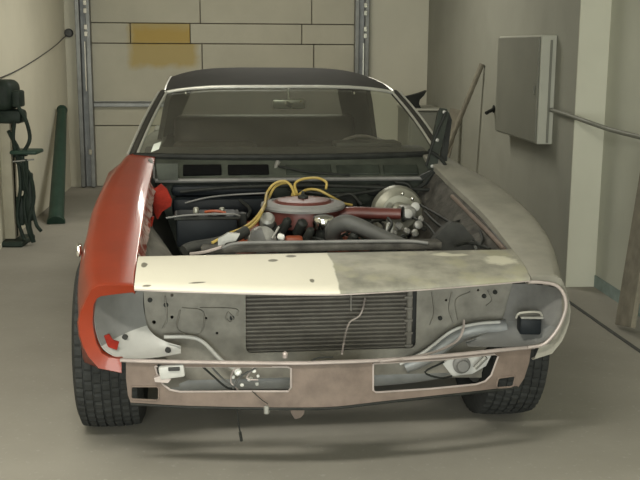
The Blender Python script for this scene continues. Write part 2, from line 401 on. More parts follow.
lamp(.35, 8.0, LAMP_POWER[2], 'fluorescent ceiling light near the garage door')

# =================================================================== THE CAR
car = tag(empty('coupe', (CARX, CARY, 0), CARYAW), 'stripped two-door coupe with one red fender and its hood off', 'car')
def lerp(tab, x):
    if x <= tab[0][0]: return tab[0][1]
    for (a, b), (c, d) in zip(tab, tab[1:]):
        if x <= c: return b + (d - b) * (x - a) / (c - a)
    return tab[-1][1]
AX, TR, TW, TX = .72, .335, .235, .785       # front axle depth, tyre radius, width, half track
zt = lambda Y: .695 + .158 * (Y - .1)
XS = [(.12, .795), (.25, .832), (.4, .860), (.6, .882), (.9, .898), (1.1, .89), (1.3, .872), (1.5, .838), (1.72, .785)]
XM = [(.12, .842), (.25, .862), (.4, .880), (.7, .900), (1.1, .905), (1.5, .89), (1.72, .875)]
XSR = [(.12, .79), (.2, .81), (.3, .838), (.4, .862), (.5, .882), (.6, .897), (.8, .913), (1.0, .91), (1.2, .888), (1.35, .86), (1.5, .815), (1.72, .77)]
XMR = [(.12, .830), (.2, .842), (.3, .862), (.4, .885), (.6, .91), (.9, .925), (1.2, .91), (1.5, .875), (1.72, .85)]
def fen_in(s, Y):
    if s > 0: return lerp([(.1, .682), (.2, .690), (.37, .700), (.65, .708), (.85, .705), (1.2, .680), (1.73, .652)], Y)
    return lerp([(.1, .658), (.4, .660), (1.2, .656), (1.73, .642)], Y)
def fender(s, m, label):
    rows = []
    for Y in [.125, .14, .18, .25, .33, .40, .44, .47, .52, .6, .7, .82, .94, 1.04, 1.12, 1.17, 1.20, 1.24, 1.35, 1.5, 1.62, 1.73]:
        z = zt(Y); xi = fen_in(s, Y); bulge = math.sin(math.pi * max(0, min(1, (Y - .12) / 1.6))); xs, xm = (lerp(XSR, Y), lerp(XMR, Y)) if s > 0 else (lerp(XS, Y) - .034 * bulge, lerp(XM, Y) - .016 * bulge)
        d = Y - AX; rad = .345
        if abs(d) < rad: zl = max(.335 + math.sqrt(max(rad * rad - d * d, 0)), .372)
        elif Y < AX: zl = .372
        else: zl = .22
        t = max(0, min(1, (.30 - Y) / .16))         # front corner turns in under the lamp opening
        zl = zl + (.395 - zl) * t
        fd = .010 + .018 * max(0, min(1, (Y - .2) / .2)); z8 = z - .085
        low = []
        for w_, dx, xf in ((.82, 0, .844), (.62, 0, .842), (.45, .002, .832), (.30, .004, .818), (.09, .008, .784), (0, .015, .706)):
            low.append(((xm - dx) * (1 - t) + (xf - (.012 if s > 0 and xf > .78 else 0)) * t, zl + (z8 - zl) * w_))
        p = [(xi, z - fd), (xi, z - .003), (xi + .006, z + .001), (xi + .06, z + .003), ((xi + xs) / 2 + .03, z + .004), (xs - .022, z + .002), (xs - .002, z - .008), (xs + .008, z - .026), (xm - .008, z8)] + low
        rows.append([Vector((s * x, Y, zz)) for x, zz in p])
    # rim around the lamp opening: the front row is folded inwards
    f = rows[0]
    inner = [(.658, .665), (.658, .668), (.664, .670), (.69, .668), (.73, .664), (.765, .660), (.779, .652), (.790, .63), (.793, .60), (.795, .572), (.793, .54), (.785, .50), (.770, .466), (.745, .450), (.706, .443)]
    if s > 0: inner = [(x + .024 - .002 * max(0, min(1, (x - .68) / .10)), zz) for x, zz in inner]
    rim = [Vector((s * x, .128, zz)) for x, zz in inner]
    back = [Vector((s * (x - .004), .155, zz)) for x, zz in inner]
    front = [a * .88 + b * .12 for a, b in zip(f, rim)]
    for q in front: q.y = .115
    mb = MB().grid([back, rim, front] + rows)
    o = mb.build('front_fender', m, car, 50, solid=.0025)
    o['label'] = label; return o
fl = fender(-1, 'red', 'glossy red painted front fender')
rows = []
for k in range(45):
    Y = .40 + k * .02; z = zt(Y); x = -fen_in(-1, Y) + .006; j = random.uniform(-.010, .012)
    rows.append([Vector((x - .004, Y, z + .001)), Vector((x, Y, z - .010)), Vector((x + .016 + j * .6, Y, z - .040 + j))])
MB().grid(rows).build('inner_flange', 'flange', fl, 40, solid=.002)
fr_ = fender(1, 'primer_grey', 'dull bare grey front fender')
# pale worn edge round the opening of the grey fender
mb = MB().tube([P(528, 282, .115), P(543, 282.5, .115), P(557, 286, .112), P(564.5, 296, .106), P(565.5, 310, .103), P(557.5, 329, .103), P(544, 344, .103), P(528, 347.5, .105)], .006, 8, 5)
mb.build('opening_edge', 'lip', fr_)
mb = MB().box(PX(79, 250, -.893), (.016, .055, .045), None, .006, 2); mb.build('side_chrome', 'chrome', fl)  # small bright chrome piece on the fender side
# header panel
def yhead(x): return .005 + .105 * (abs(x) / .66) ** 1.5
rows = []
for i in range(33):
    x = -.656 + 1.312 * i / 32; wd = (lambda y: x * ((fen_in(1, y) - .004) / .656) if x > 0 else x); yf = yhead(x); zf = .697 - .006 * (1 - abs(x) / .66)
    rear = .385; r = []
    for y, z in ((rear + .012, .715), (rear + .004, .734), (rear - .006, .738)): r.append(Vector((wd(y), y, z)))
    for k in range(1, 9):
        t = k / 9; r.append(Vector((wd(rear + (yf + .012 - rear) * t), rear + (yf + .012 - rear) * t, .738 + (zf - .738) * t + .010 * math.sin(math.pi * t))))
    xe = wd(yf); r += [Vector((xe, yf + .004, zf - .003)), Vector((xe, yf, zf - .009)), Vector((xe, yf + .002, zf - .016)), Vector((xe, yf + .02, zf - .018))]
    rows.append(r)
hp = MB().grid(rows).build('header_panel', 'header', car, 50, solid=.002)
hp['label'] = 'header panel, half cream paint and half sanded bare metal'
rows = [[Vector((r[-3].x, r[-3].y - .002, r[-3].z - .003)) for r in rows], [Vector((r[-3].x, r[-3].y - .002, r[-3].z - .007)) for r in rows], [Vector((r[-3].x, r[-3].y + .01, r[-3].z - .008)) for r in rows]]
MB().grid(rows).build('edge_trim', 'lip', hp, solid=.001)
# valance
def yval(x, z=0): return .035 + .105 * (abs(x) / .7) ** 1.7
def vp(px, py):
    q = P(px, py, .08)
    for _ in range(4): q = P(px, py, yval(q.x))
    return (q.x, q.z)
outl = [vp(*p) for p in ((126, 361), (200, 362), (292, 362.5), (333, 361.5), (372, 360), (440, 356), (500, 350), (531, 347), (529, 362), (524, 378), (518, 387), (480, 391.5), (430, 397), (380, 402.5), (336, 407.5), (300, 408.5), (240, 408), (180, 406.5), (140, 405), (131, 403), (128, 395), (126, 378))]
h1 = [vp(*p) for p in ((132, 386), (157, 386), (159, 388), (159, 398), (157, 400), (133, 399), (131, 397), (131, 388))]
h2 = [vp(*p) for p in ((155, 366), (287, 366.5), (291, 368), (291, 387), (288, 391), (240, 391), (180, 391.5), (170, 389.5), (163, 384), (158, 376))]
h3 = [vp(*p) for p in ((373, 363.5), (440, 359.5), (494, 354), (498, 356), (491, 375), (485, 381), (476, 384), (430, 388.5), (376, 392), (373, 390))]
h4 = [vp(*p) for p in ((499, 377.5), (513, 375.5), (515, 377), (513, 385), (511, 386.5), (498, 387.5), (496, 386), (497.5, 379))]
va = plate(outl, [h1, h2, h3, h4], .006, yval, 'front_valance', 'valance', car, [-.65 + .05 * i for i in range(27)])
va['label'] = 'brown primered lower valance with lamp slots'
# rolled lower edge and inset slot frames of the valance
def vpt(px, py, dy=-.004): x, z = vp(px, py); return Vector((x, yval(x) + dy, z))
MB().tube([vpt(*p) for p in ((131, 403.5), (180, 406.5), (240, 408), (300, 408.5), (336, 407.5), (380, 402.5), (430, 397), (480, 391.5), (517, 387))], .005, 8, 4).build('lower_edge', 'dirty_black', va)
for hh in (h1, h4):
    MB().tube([Vector((x, yval(x) - .004, z)) for x, z in hh + hh[:1]], .0035, 6).build('slot_frame', 'valance', va)
for hh in (h2, h3):
    MB().tube([Vector((x, yval(x) - .003, z)) for x, z in hh + hh[:1]], .0035, 6).build('opening_edge', 'lip', va)
# lip along the bottom of the grille opening
lp = [vpt(*p, -.012) for p in ((121, 359), (145, 360), (200, 361), (292, 362), (333, 361), (372, 359.5), (440, 355), (500, 349), (533, 346))]
MB().tube(lp, .0085, 10, 5, flat=.8).build('grille_opening_lip', 'lip', car)
lp2 = [a + Vector((0, .012, .002)) for a in lp]; lp3 = [a + Vector((0, .10, -.004)) for a in lp]
# radiator support with opening
SY = .34
def sp(px, py, Y=SY): q = P(px, py, Y); return (q.x, q.z)
so = [sp(*p) for p in ((143, 285), (250, 284), (347, 284), (430, 281), (512, 277), (513, 300), (505, 335), (480, 352), (470, 372), (190, 380), (160, 352), (146, 330))]
sh = rrect(*sp(246, 353), *sp(417, 287), .02)
small = []
for (px, py, r) in ((138 + 34, 295, .006), (172, 317, .006), (206, 318, .005), (217, 333, .005), (154, 322, .007), (446, 300, .005), (478, 290, .005), (432, 345, .006)):
    x, z = sp(px, py); small.append([(x + r * math.cos(k * .785), z + r * math.sin(k * .785)) for k in range(8)])
sup = plate(so, [sh] + small, .005, lambda x, z: SY, 'radiator_support', 'panel', car)
sup['label'] = 'dusty grey sheet metal radiator support'
for pts in (((165, 296), (167, 318), (163, 328)), ((180, 310), (178, 330), (200, 334), (203, 312), (182, 308)), ((200, 308), (235, 309), (237, 316)), ((228, 312), (233, 318), (230, 322), (226, 318), (228, 312)),
            ((432, 292), (434, 312), (430, 325)), ((452, 292), (449, 308), (453, 322)), ((458, 320), (456, 300), (470, 292)), ((488, 290), (492, 300), (486, 306))):
    MB().tube([P(x, y, SY - .004) for x, y in pts], .006, 6, 5, flat=.5).build('stamped_ridge', 'panel', sup)
for (px, py) in ((166, 305), (150, 300), (232, 318), (484, 296), (495, 292), (440, 318)):
    c = P(px, py, SY - .003); MB().lathe([(.001, -.006), (.008, -.006), (.009, 0), (.009, .004)], c, (0, 1, 0), 8).build('plug', 'dirty_black', sup)
# radiator
rad = MB()
c0, c1 = P(246, 356, .37), P(417, 284, .37)
rad.box(((c0.x + c1.x) / 2, .40, (c0.z + c1.z) / 2), (c1.x - c0.x + .03, .04, c1.z - c0.z + .03))
rado = rad.build('radiator', 'core', car)
fin = MB(); nf = 17
for i in range(nf):
    z = c0.z + (c1.z - c0.z) * (i + .5) / nf
    fin.box(((c0.x + c1.x) / 2 - .02, .368, z), (c1.x - c0.x - .035, .022, .0085), Matrix.Rotation(R(25), 3, 'X'), .002)
tag(fin.build('fin', 'fin', rado), kind='stuff')
c = P(409, 320, .36); MB().box((c.x, .358, (c0.z + c1.z) / 2), (.022, .02, c1.z - c0.z - .01), None, .004).build('side_tank', 'fin', rado)
for py in (297, 308, 320, 333, 345): q = P(405, py, .35); MB().box((q.x + .012, .345, q.z), (.03, .006, .008)).build('tank_clip', 'fin', rado)
c = P(351, 300, .35); MB().box((c.x, .352, c.z + .005), (.007, .01, .09)).build('centre_strap', 'fin', rado)
# header lamp brackets
A = [(97, 296), (94, 312), (96, 333), (104, 350), (122, 358.5), (150, 358.5), (181, 353.5)]; AY = [.165, .15, .145, .145, .15, .17, .20]
B = [(143, 291), (143, 305), (145, 318), (148, 328), (155, 336), (166, 341.5), (180.5, 346)]; BY = [.335, .33, .325, .31, .28, .245, .21]
def bracket(A, AY, B, BY, m):
    ra = cr([P(x, y, Y) for (x, y), Y in zip(A, AY)], 4); rb = cr([P(x, y, Y) for (x, y), Y in zip(B, BY)], 4)
    rows = []
    for k in range(7):
        t = k / 6; rows.append([a.lerp(b, t) + Vector((0, .03 * math.sin(math.pi * t), 0)) for a, b in zip(ra, rb)])
    k0 = 11
    o = MB().grid([r[:k0 + 1] for r in rows]).build('lamp_bracket', m[0], car, 50, solid=.0025)
    MB().grid([r[k0:] for r in rows]).build('bracket_tongue', m[1], o, 50, solid=.0025); return o  # tongue paler than the upper part: ceiling light put into the colours
bl = bracket(A, AY, B, BY, ('bracket_grey', 'bracket'))
for px, py, Y in ((125, 337, .235), (168, 350, .20)):
    c = P(px, py, Y); MB().lathe([(.001, -.004), (.010, -.004), (.010, .004)], c, (0.2, 1, .4), 10).build('bolt_hole', 'core', bl)
A2 = [(560, 288), (565, 300), (563, 316), (555, 331), (541, 343), (512, 347), (468, 346.5)]
B2 = [(513, 284), (508, 300), (505, 312), (500, 324), (490, 332), (478, 337), (466.5, 341.5)]
brR = bracket(A2, AY, B2, BY, ('innerf', 'bracket_grey'))
c = P(529, 324, .19); bx = MB().box(c, (.075, .07, .062), Matrix.Rotation(R(-8), 3, 'Z'), .008, 2).build('relay_box', 'black', brR)
MB().box(c + Vector((0, -.01, .034)), (.08, .075, .008), Matrix.Rotation(R(-8), 3, 'Z'), .003).build('relay_lid', 'alu', brR)
MB().tube([P(516, 318, .16), P(520, 313, .15), P(538, 312, .15), P(542, 316, .16)], .004, 6, 4).build('relay_clip', 'dull_chrome', brR)
c = P(112, 340, .17); MB().prism([P(x, y, .165) for x, y in ((104, 336), (109, 334), (113, 340), (119, 342), (117, 350), (108, 347))], (0, .006, 0)).build('red_overspray_tab', 'red_dull', bl)
# frame tubes, their highlights built as thin pale tubes, and crossmember
for pts, rr, nm, mm in ((((164, 337, .30), (188, 337, .30), (203, 342, .29), (222, 361, .29), (240, 372, .30)), .0075, 'frame_tube_and_highlight', 'bracket'),  # left tube shown only by its highlight, as a thin pale tube
                        (((505, 327, .30), (478, 329, .30), (455, 337, .31), (428, 356, .32), (405, 366, .33)), .028, 'frame_tube_and_highlight', 'frame'),
                        (((500, 322, .27), (476, 324, .27), (452, 331, .27), (424, 352, .28), (400, 364, .30)), .006, 'frame_tube_and_highlight', 'bracket')):  # highlight along the thick tube, put in as a pale line
    MB().tube([P(*p) for p in pts], rr, 12, 6).build(nm, mm, car)
mb = MB().tube([P(170, 384, .42), P(200, 380, .42), P(250, 379, .42), P(330, 378, .42), P(400, 374, .42), (P(455, 366, .42)), P(480, 362, .42)], .038, 14, 5)
mb.build('crossmember', 'frame', car)
MB().tube([P(246, 372, .36), P(320, 371.5, .36), P(425, 368, .36)], .008, 8, 4).build('sway_bar', 'bracket', car)
mb = MB().grid([[Vector((x, .40 + .03 * math.cos(x * 4), z)) for x in (-.6, -.4, -.2, 0, .2, .4, .6)] for z in (.25, .30, .40)]); mb.build('splash_panel', 'panel', car, solid=.003)
# bumper mount (left), white with slots, and right steering/bumper bracket
bmn = MB().box(P(172, 371, .10), (.085, .03, .045), Matrix.Rotation(R(-6), 3, 'Y'), .008, 2).build('bumper_mount', 'bracket', car)
MB().box(P(174, 369, .08), (.038, .01, .012), None, .002).build('slot', 'core', bmn)
MB().prism([P(x, y, .09) for x, y in ((154, 378), (163, 375), (171, 379), (168, 383), (155, 382))], (0, .02, 0)).build('mount_foot', 'lip', bmn)
MB().box(P(160, 368, .12), (.018, .03, .035), None, .004).build('mount_ear', 'dirty_black', bmn)
mb = MB().prism([P(x, y, .2) for x, y in ((443, 364), (452, 357), (482, 354), (491, 356), (486, 366), (472, 374), (452, 376))], (0, .012, 0)); bmr = mb.build('bumper_mount', 'bracket', car)
MB().lathe([(.001, 0), (.03, 0), (.032, .012), (.022, .02), (.02, .03)], P(461, 364, .19), (0, -1, 0), 16).build('mount_boss', 'innerf', bmr)
MB().tube([P(444, 362, .17), P(425, 372, .16), P(440, 378, .16), P(452, 376, .17)], .004, 6, 4).build('mount_strap', 'dirty_black', bmr)
MB().tube([P(475, 368, .17), P(486, 357, .16)], .009, 8).build('mount_stud', 'alu', bmr)
# horn / fitting cluster with wires
fit = MB().box(P(238, 372, .13), (.022, .022, .024), Matrix.Rotation(R(30), 3, 'Y'), .006).build('wire_connector', 'white', car)
for (px, py, sx, rr) in ((254, 371, .014, 10), (250, 379, .020, -20), (257, 384, .012, 40), (242, 385, .013, 15), (233, 377, .012, 50), (258, 376, .010, 25)):
    MB().box(P(px, py, .125), (sx, .014, .012), Matrix.Rotation(R(rr), 3, 'Y'), .004).build('connector_body', 'white', fit)
wires = [(((202, 366, .12), (213, 376, .11), (226, 387, .11), (236, 389, .11)), .004, 'dirty_black'),
         (((207, 362, .12), (222, 378, .11), (233, 386, .11)), .0035, 'hose'),
         (((233, 389, .1), (240, 377, .1), (252, 370, .1), (262, 364, .09)), .0035, 'hose'),
         (((245, 366, .12), (234, 370, .11), (231, 382, .11), (238, 390, .11)), .003, 'lip'),
         (((255, 366, .12), (247, 378, .10), (258, 380, .10)), .003, 'lip'),
         (((365, 298, .33), (363, 308, .30), (359, 316, .29), (350, 322, .28), (346, 332, .26), (343.5, 345, .2), (342, 354, .12)), .0035, 'lip'),
         (((464, 320, .24), (463, 330, .22), (457, 341, .19), (440, 350, .13), (425, 354.5, .08), (400, 359, .03), (380, 361.5, .02)), .0045, 'lip'),
         (((237, 407, .07), (238, 420, .07), (240, 432, .07), (241, 440, .07)), .0025, 'dirty_black'),
         (((306, 364, .03), (318, 358, .025), (333, 357, .02)), .003, 'dirty_black'),
         (((252, 391, .05), (262, 400, .03), (268, 404, .03)), .0015, 'dirty_black')]
for pts, r, mm in wires: MB().tube([P(*p) for p in pts], r, 6, 6).build('loose_wire', mm, car)
MB().tube([P(240, 432, .07), P(241.5, 441, .07)], .005, 8).build('wire_plug', 'dirty_black', car)
MB().box(P(266.5, 410, .045), (.018, .012, .03), None, .004).build('valance_clip', 'alu', car)
MB().prism([P(x, y, .07) for x, y in ((290, 407), (305, 407), (304, 414), (300, 418), (295, 419), (291, 413))], (0, .03, 0)).build('tow_tab', 'valance', car)
MB().lathe([(.004, 0), (.009, 0), (.009, .015), (.004, .02)], P(285, 357, .05), (0, -.3, 1), 10).build('bolt', 'lip', car)

# tyres and wheels
def tyre_mesh():
    prof = []   # (offset across, radius, kind)
    hw = TW / 2
    side = [(-hw + .025, .20), (-hw + .004, .225), (-hw - .008, .26), (-hw - .004, .295)]
    for a, r in side: prof.append((a, r, -1))
    ribs = 7; tw = TW - .012; w_ = tw / ribs
    for k in range(ribs):
        x0 = -tw / 2 + k * w_
        crown = lambda x: TR - .010 * (abs(x) / hw) ** 3
        for q, off in ((.10, 0), (.86, 0), (.90, -.007), (1.06, -.007)):
            if k == ribs - 1 and off: continue
            x = x0 + q * w_; prof.append((x, crown(x) + off, k if off == 0 else -2))
    for a, r in reversed(side): prof.append((-a, r, -1))
    seg = 200; rows = []
    for i in range(seg):
        row = []
        for (a, r, k) in prof:
            if k >= 0 and (i + (k * 2 if k % 2 else 7 - k)) % 4 == 0: r -= .006
            t = 2 * math.pi * i / seg; row.append(Vector((a, r * math.cos(t), r * math.sin(t))))
        rows.append(row)
    rows.append(rows[0])
    return MB().grid(rows)
tyre = None
for (X, Y) in ((-.785, AX + .01), (.75, AX - .02), (-TX, AX + 2.743), (TX, AX + 2.743)):
    if tyre is None: tyre = tyre_mesh().build('tyre', 'rubber', car, 25); t = tyre
    else: t = tyre.copy(); COL.objects.link(t)
    t.location = (X, Y, TR); s = 1 if X > 0 else -1
    rim = MB().lathe([(.205, -.10), (.20, -.06), (.19, .02), (.19, .085), (.20, .10), (.207, .11), (.195, .105), (.17, .05), (.10, .06), (.06, .085), (.03, .09), (.005, .09)], (0, 0, 0), (s, 0, 0), 32).build('wheel_rim', 'wheelgrey', t)
# chassis pan so that the car has an underside
MB().box((0, 2.6, .28), (1.50, 3.6, .10), None, .03).build('floor_pan', 'dirty_black', car)
for s in (-1, 1): MB().box((s * .40, 1.0, .36), (.09, .9, .12), None, .015).build('frame_rail', 'dirty_black', car)
for s in (-1, 1): MB().tube([(s * .35, AX, .30), (s * (TX - .07), AX, .31)], .03, 10).build('control_arm', 'dirty_black', car)

# inner fenders and firewall
for s, mm, Ys in ((-1, 'panel', (.36, .45, .55, .65, .75, .85, .95, 1.02)), (-1, 'dirty_black', (1.02, 1.1, 1.2, 1.3, 1.4, 1.52)), (1, 'apron', (.36, .45, .55, .65, .75, .85, .95, 1.05, 1.15, 1.25, 1.4, 1.52))):
    rows = []
    for Y in Ys:
        z = zt(Y) - .03; b = math.exp(-((Y - AX) / .30) ** 2); xo = fen_in(s, Y) - .662
        rows.append([Vector((s * (x + xo), Y, zz)) for x, zz in (((.662, z), (.645, z - .02), (.60 - .02 * b, z - .10 + .05 * b), (.55 - .07 * b, z - .20 + .08 * b), (.50 - .06 * b, .52), (.47, .40)) if s > 0 else ((.662, z), (.655, z - .02), (.645 - .02 * b, z - .10 + .03 * b), (.62 - .06 * b, z - .17 + .06 * b), (.56 - .08 * b, .54), (.50, .40)))])
    MB().grid(rows).build('inner_fender', mm, car, 50, solid=.002)
fw = MB().box((0, 1.535, .62), (1.30, .03, .50), None, .008).build('firewall', 'bay', car)
# cowl: dark sloping panel with air slots
ctop = [Vector((x, 1.62 + .10 * (x / .74) ** 2, .938)) for x in [-.74 + .148 * i for i in range(11)]]
cfr = [Vector((x * .9, 1.50, .858)) for x in [-.74 + .148 * i for i in range(11)]]
cw = MB().grid([cfr, [a.lerp(b, .5) + Vector((0, -.01, .004)) for a, b in zip(cfr, ctop)], ctop]).build('cowl_panel', 'cowl', car, solid=.003)
MB().tube([Vector((x, 1.492, .857)) for x in (-.66, -.3, 0, .3, .66)], .015, 8, flat=.7).build('cowl_edge', 'innerf', car)
for (x0, x1) in ((183, 221), (228, 268), (286, 330), (337, 378), (384, 416)):
    a = P(x0, 177, 1.53); b = P(x1, 164, 1.585); mid = (a + b) / 2
    MB().box(mid + Vector((0, -.012, .002)), (abs(b.x - a.x), .02, .062), Matrix.Rotation(R(-48), 3, 'X'), .004).build('cowl_slot', 'void_black' if x0 < 230 else 'bay', cw)
MB().tube([P(153, 180, 1.47), P(153, 168, 1.55), P(150, 160, 1.62)], .01, 8).build('cowl_gusset', 'innerf', cw)
for s, a in ((-1, ((156, 164), (178, 164), (178, 180), (158, 180))),): MB().prism([P(x, y, 1.47) for x, y in a], (0, .02, 0)).build('cowl_end_plate', 'cowl', cw)
MB().tube([P(275, 170, 1.56), P(278, 162, 1.6)], .012, 8).build('wiper_spindle', 'alu', cw)
wp = MB().tube([P(278, 166, 1.55), P(310, 172, 1.5), P(350, 175, 1.49)], .005, 6, 4).build('wiper_arm', 'dirty_black', cw)

# heater box, blower and wiring on the firewall
MB().box((P(222, 190, 1.46)), (.46, .06, .05), None, .02, 2).build('heater_box', 'black', car)
MB().box((P(225, 206, 1.44)), (.48, .10, .09), None, .03, 2).build('heater_case', 'black', car)
MB().tube([P(185, 203, 1.38), P(205, 198, 1.38), P(230, 195, 1.37), P(268, 193, 1.36)], .004, 8, 5).build('heater_seam', 'innerf', car)
bt = MB().box(P(207, 228, 1.02), (.25, .18, .13), None, .012, 2).build('battery', 'black', car)
c = P(207, 215, 1.02); MB().box(c + Vector((.0, 0, .0)), (.27, .19, .012), None, .004).build('battery_lid', 'dirty_black', bt)
MB().tube([P(166, 218, .93), P(190, 215, .93), P(230, 214, .94), P(240, 216, .95)], .004, 8, 4).build('battery_strap', 'innerf', bt)
for px in (196, 222): MB().lathe([(.012, 0), (.012, .02), (.008, .024)], P(px, 213, .98), (0, 0, 1), 10).build('battery_terminal', 'gold', bt)
MB().tube([P(205, 212, .98), P(215, 211, .96), P(226, 213, .96)], .006, 8, 4).build('battery_cable', 'orange', bt)
# red hinge stub on the red fender
MB().prism([P(x, y, 1.25) for x, y in ((153, 190), (161, 184), (167, 189), (172, 200), (171, 206), (162, 212), (158, 219), (152, 220))], (0, .02, 0)).build('hinge_bracket', 'red_dull', fl)
MB().prism([P(x, y, .95) for x, y in ((146, 222), (150, 216), (154, 217), (150, 236), (145, 246), (142, 246))], (0, .02, 0)).build('torn_flange', 'red_dull', fl)

# radiator top bar
MB().box(P(323, 247, .50) + Vector((0, .02, 0)), (.90, .075, .03), None, .01, 2).build('radiator_top_bar', 'apron', car)
MB().tube([P(222, 248, .44), P(240, 243, .46), P(300, 242, .47), P(402, 241, .48), P(428, 243, .47)], .006, 8, 5).build('top_bar_flange', 'innerf', car)
MB().tube([P(184, 251, .50), P(192, 247, .52), P(215, 243, .55), P(232, 238, .57), P(246, 231, .62)], .021, 12, 5).build('breather_hose', 'dirty_hose', car)
MB().prism([P(x, y, .49) for x, y in ((218, 239), (228, 233), (240, 234), (236, 241), (226, 243), (222, 248), (218, 247))], (0, .02, 0)).build('hose_clamp', 'alu', car)
MB().tube([P(222, 247, .47), P(205, 252, .45), P(190, 254, .43)], .006, 6, 4).build('latch_rod', 'lip', car)

MB().box((0, .60, .55), (.86, .03, .29), None, .01).build('fan_shroud', 'dirty_black', car)
# engine
eng = MB().box((-.0, 1.05, .50), (.46, .62, .30), None, .04, 2).build('engine_block', 'orange', car)
for s in (-1, 1): MB().box((-.03 + s * .20, 1.05, .645), (.13, .56, .09), Matrix.Rotation(R(s * 18), 3, 'Y'), .02, 2).build('valve_cover', 'orange', eng)
MB().box((-.03, 1.0, .66), (.20, .40, .08), None, .02, 2).build('intake_manifold', 'dirty_black', eng)
ac = P(303, 203, 1.0); zA = ac.z - .01
AC = Vector((ac.x, 1.0, zA))
acl = MB().lathe([(.10, -.085), (.150, -.082), (.158, -.076), (.158, -.015), (.158, -.010), (.172, -.006), (.174, .004), (.165, .010), (.120, .016), (.112, .024), (.105, .026), (.05, .030), (.005, .031)], AC, (0, 0, 1), 40).build('air_cleaner', 'maroon', car)
MB().lathe([(.164, -.010), (.175, -.008), (.178, .001), (.174, .010), (.150, .0165), (.130, .0175), (.130, .012), (.16, .004)], AC, (0, 0, 1), 40).build('air_cleaner_rim', 'innerf', acl)
MB().lathe([(.004, .03), (.022, .03), (.022, .04), (.008, .046), (.006, .06)], AC, (0, 0, 1), 10).build('wing_nut', 'dirty_black', acl)
sn = [AC + Vector((.13, -.02, -.045)), P(352, 213, .97), P(380, 213.5, .95), P(401, 214, .93)]
MB().tube(sn, [.036, .034, .031, .030], 14, 4, flat=.8).build('snorkel', 'maroon', acl)
e = P(402, 214, .93); MB().lathe([(.032, 0), (.033, .008), (.024, .008), (.022, 0)], e, (1, -.1, 0), 14).build('snorkel_mouth', 'dirty_black', acl)
cp = P(323.5, 221, .82); cap = MB().lathe([(.040, -.028), (.045, -.026), (.047, -.004), (.046, .012), (.040, .020), (.02, .024), (.004, .025)], cp, (0.05, -.1, 1), 22).build('oil_filler_cap', 'chrome', eng)
MB().tube([cp + Vector((0, 0, -.02)), cp + Vector((-.005, .01, -.09))], .028, 12).build('filler_tube', 'dirty_black', eng)
MB().tube([P(340, 246, .84), P(333, 238, .80), P(335, 228, .76), P(345, 223, .73), P(358, 226, .70), P(380, 236, .64), P(404, 246, .56)], [.030, .032, .034, .034, .032, .030, .027], 14, 6).build('radiator_hose', 'hose', eng)
yl = [((212, 243, .52), (228, 234, .56), (243, 228, .62), (254, 220, .70), (261, 211, .78), (265, 203, .92), (267, 193, 1.12), (274, 184, 1.16), (284, 181, 1.16), (291, 186, 1.15), (295, 196, 1.1)),
      ((222, 241, .52), (244, 231, .60), (256, 222, .69), (263, 210, .80), (268, 200, 1.1), (275, 187, 1.17), (287, 183, 1.2), (293, 189, 1.2), (292, 197, 1.15)),
      ((297, 194, 1.1), (295, 184, 1.16), (303, 179, 1.18), (317, 178, 1.18), (326, 182, 1.17), (326, 189, 1.15)),
      ((296, 197, 1.12), (306, 190, 1.16), (318, 190, 1.17), (330, 196, 1.16), (343, 203, 1.18), (352, 205, 1.2))]
for q in yl: MB().tube([P(*p) for p in q], .0058, 8, 6).build('yellow_hose', 'yellow', eng)
MB().lathe([(.001, -.02), (.05, -.02), (.058, 0), (.055, .04), (.03, .05), (.001, .05)], P(262, 240, .80), (0, -1, .2), 20).build('alternator', 'alu', eng)
MB().prism([P(x, y, .72) for x, y in ((248, 246), (252, 232), (262, 229), (268, 246))], (0, .03, 0)).build('alternator_bracket', 'innerf', eng)
MB().box(P(281, 237, .70), (.028, .03, .024), Matrix.Rotation(R(20), 3, 'Y'), .006).build('fuel_filter', 'white', eng)
MB().tube([P(272, 239, .72), P(279, 227, .74)], .005, 8).build('fuel_pipe', 'alu', eng)
MB().box(P(294, 241, .72), (.07, .05, .04), None, .012, 2).build('thermostat_housing', 'orange', eng)
MB().lathe([(.03, 0), (.03, .04), (.02, .05), (.002, .05)], P(267, 224, .84), (0, -.6, .6), 14).build('choke_body', 'alu', eng)
for (px, py, Y, r) in ((285, 226, .82, .018), (300, 228, .82, .022), (352, 240, .72, .02), (308, 236, .74, .018)):
    MB().lathe([(r, -.03), (r, .03), (r * .6, .04), (.002, .04)], P(px, py, Y), (.3, -.5, .8), 12).build('carburettor_fitting', 'dirty_black', eng)
for q in (((360, 232, .78), (372, 222, .85), (385, 220, .95)), ((385, 242, .62), (388, 232, .66), (392, 224, .72), (388, 218, .8)), ((345, 234, .8), (360, 240, .74), (376, 244, .66)), ((270, 232, .8), (290, 222, .86), (312, 228, .88))):
    MB().tube([P(*p) for p in q], .006, 8, 5).build('vacuum_line', 'dirty_black', eng)
for q in (((282, 236, .84), (288, 224, .86), (296, 220, .92), (304, 222, .98)), ((276, 240, .82), (283, 228, .83), (296, 226, .88), (310, 226, .95)), ((330, 240, .8), (342, 236, .82), (352, 228, .88), (348, 220, .98)),
          ((346, 244, .74), (358, 236, .78), (366, 228, .85), (362, 219, .98)), ((368, 244, .68), (380, 236, .76), (384, 226, .86), (376, 219, .98)), ((250, 244, .74), (258, 236, .80), (270, 232, .86), (282, 224, .95)), ((300, 243, .7), (312, 238, .74), (322, 240, .74), (332, 245, .7))):
    MB().tube([P(*p) for p in q], .0055, 8, 5).build('ignition_lead', 'dirty_black', eng)
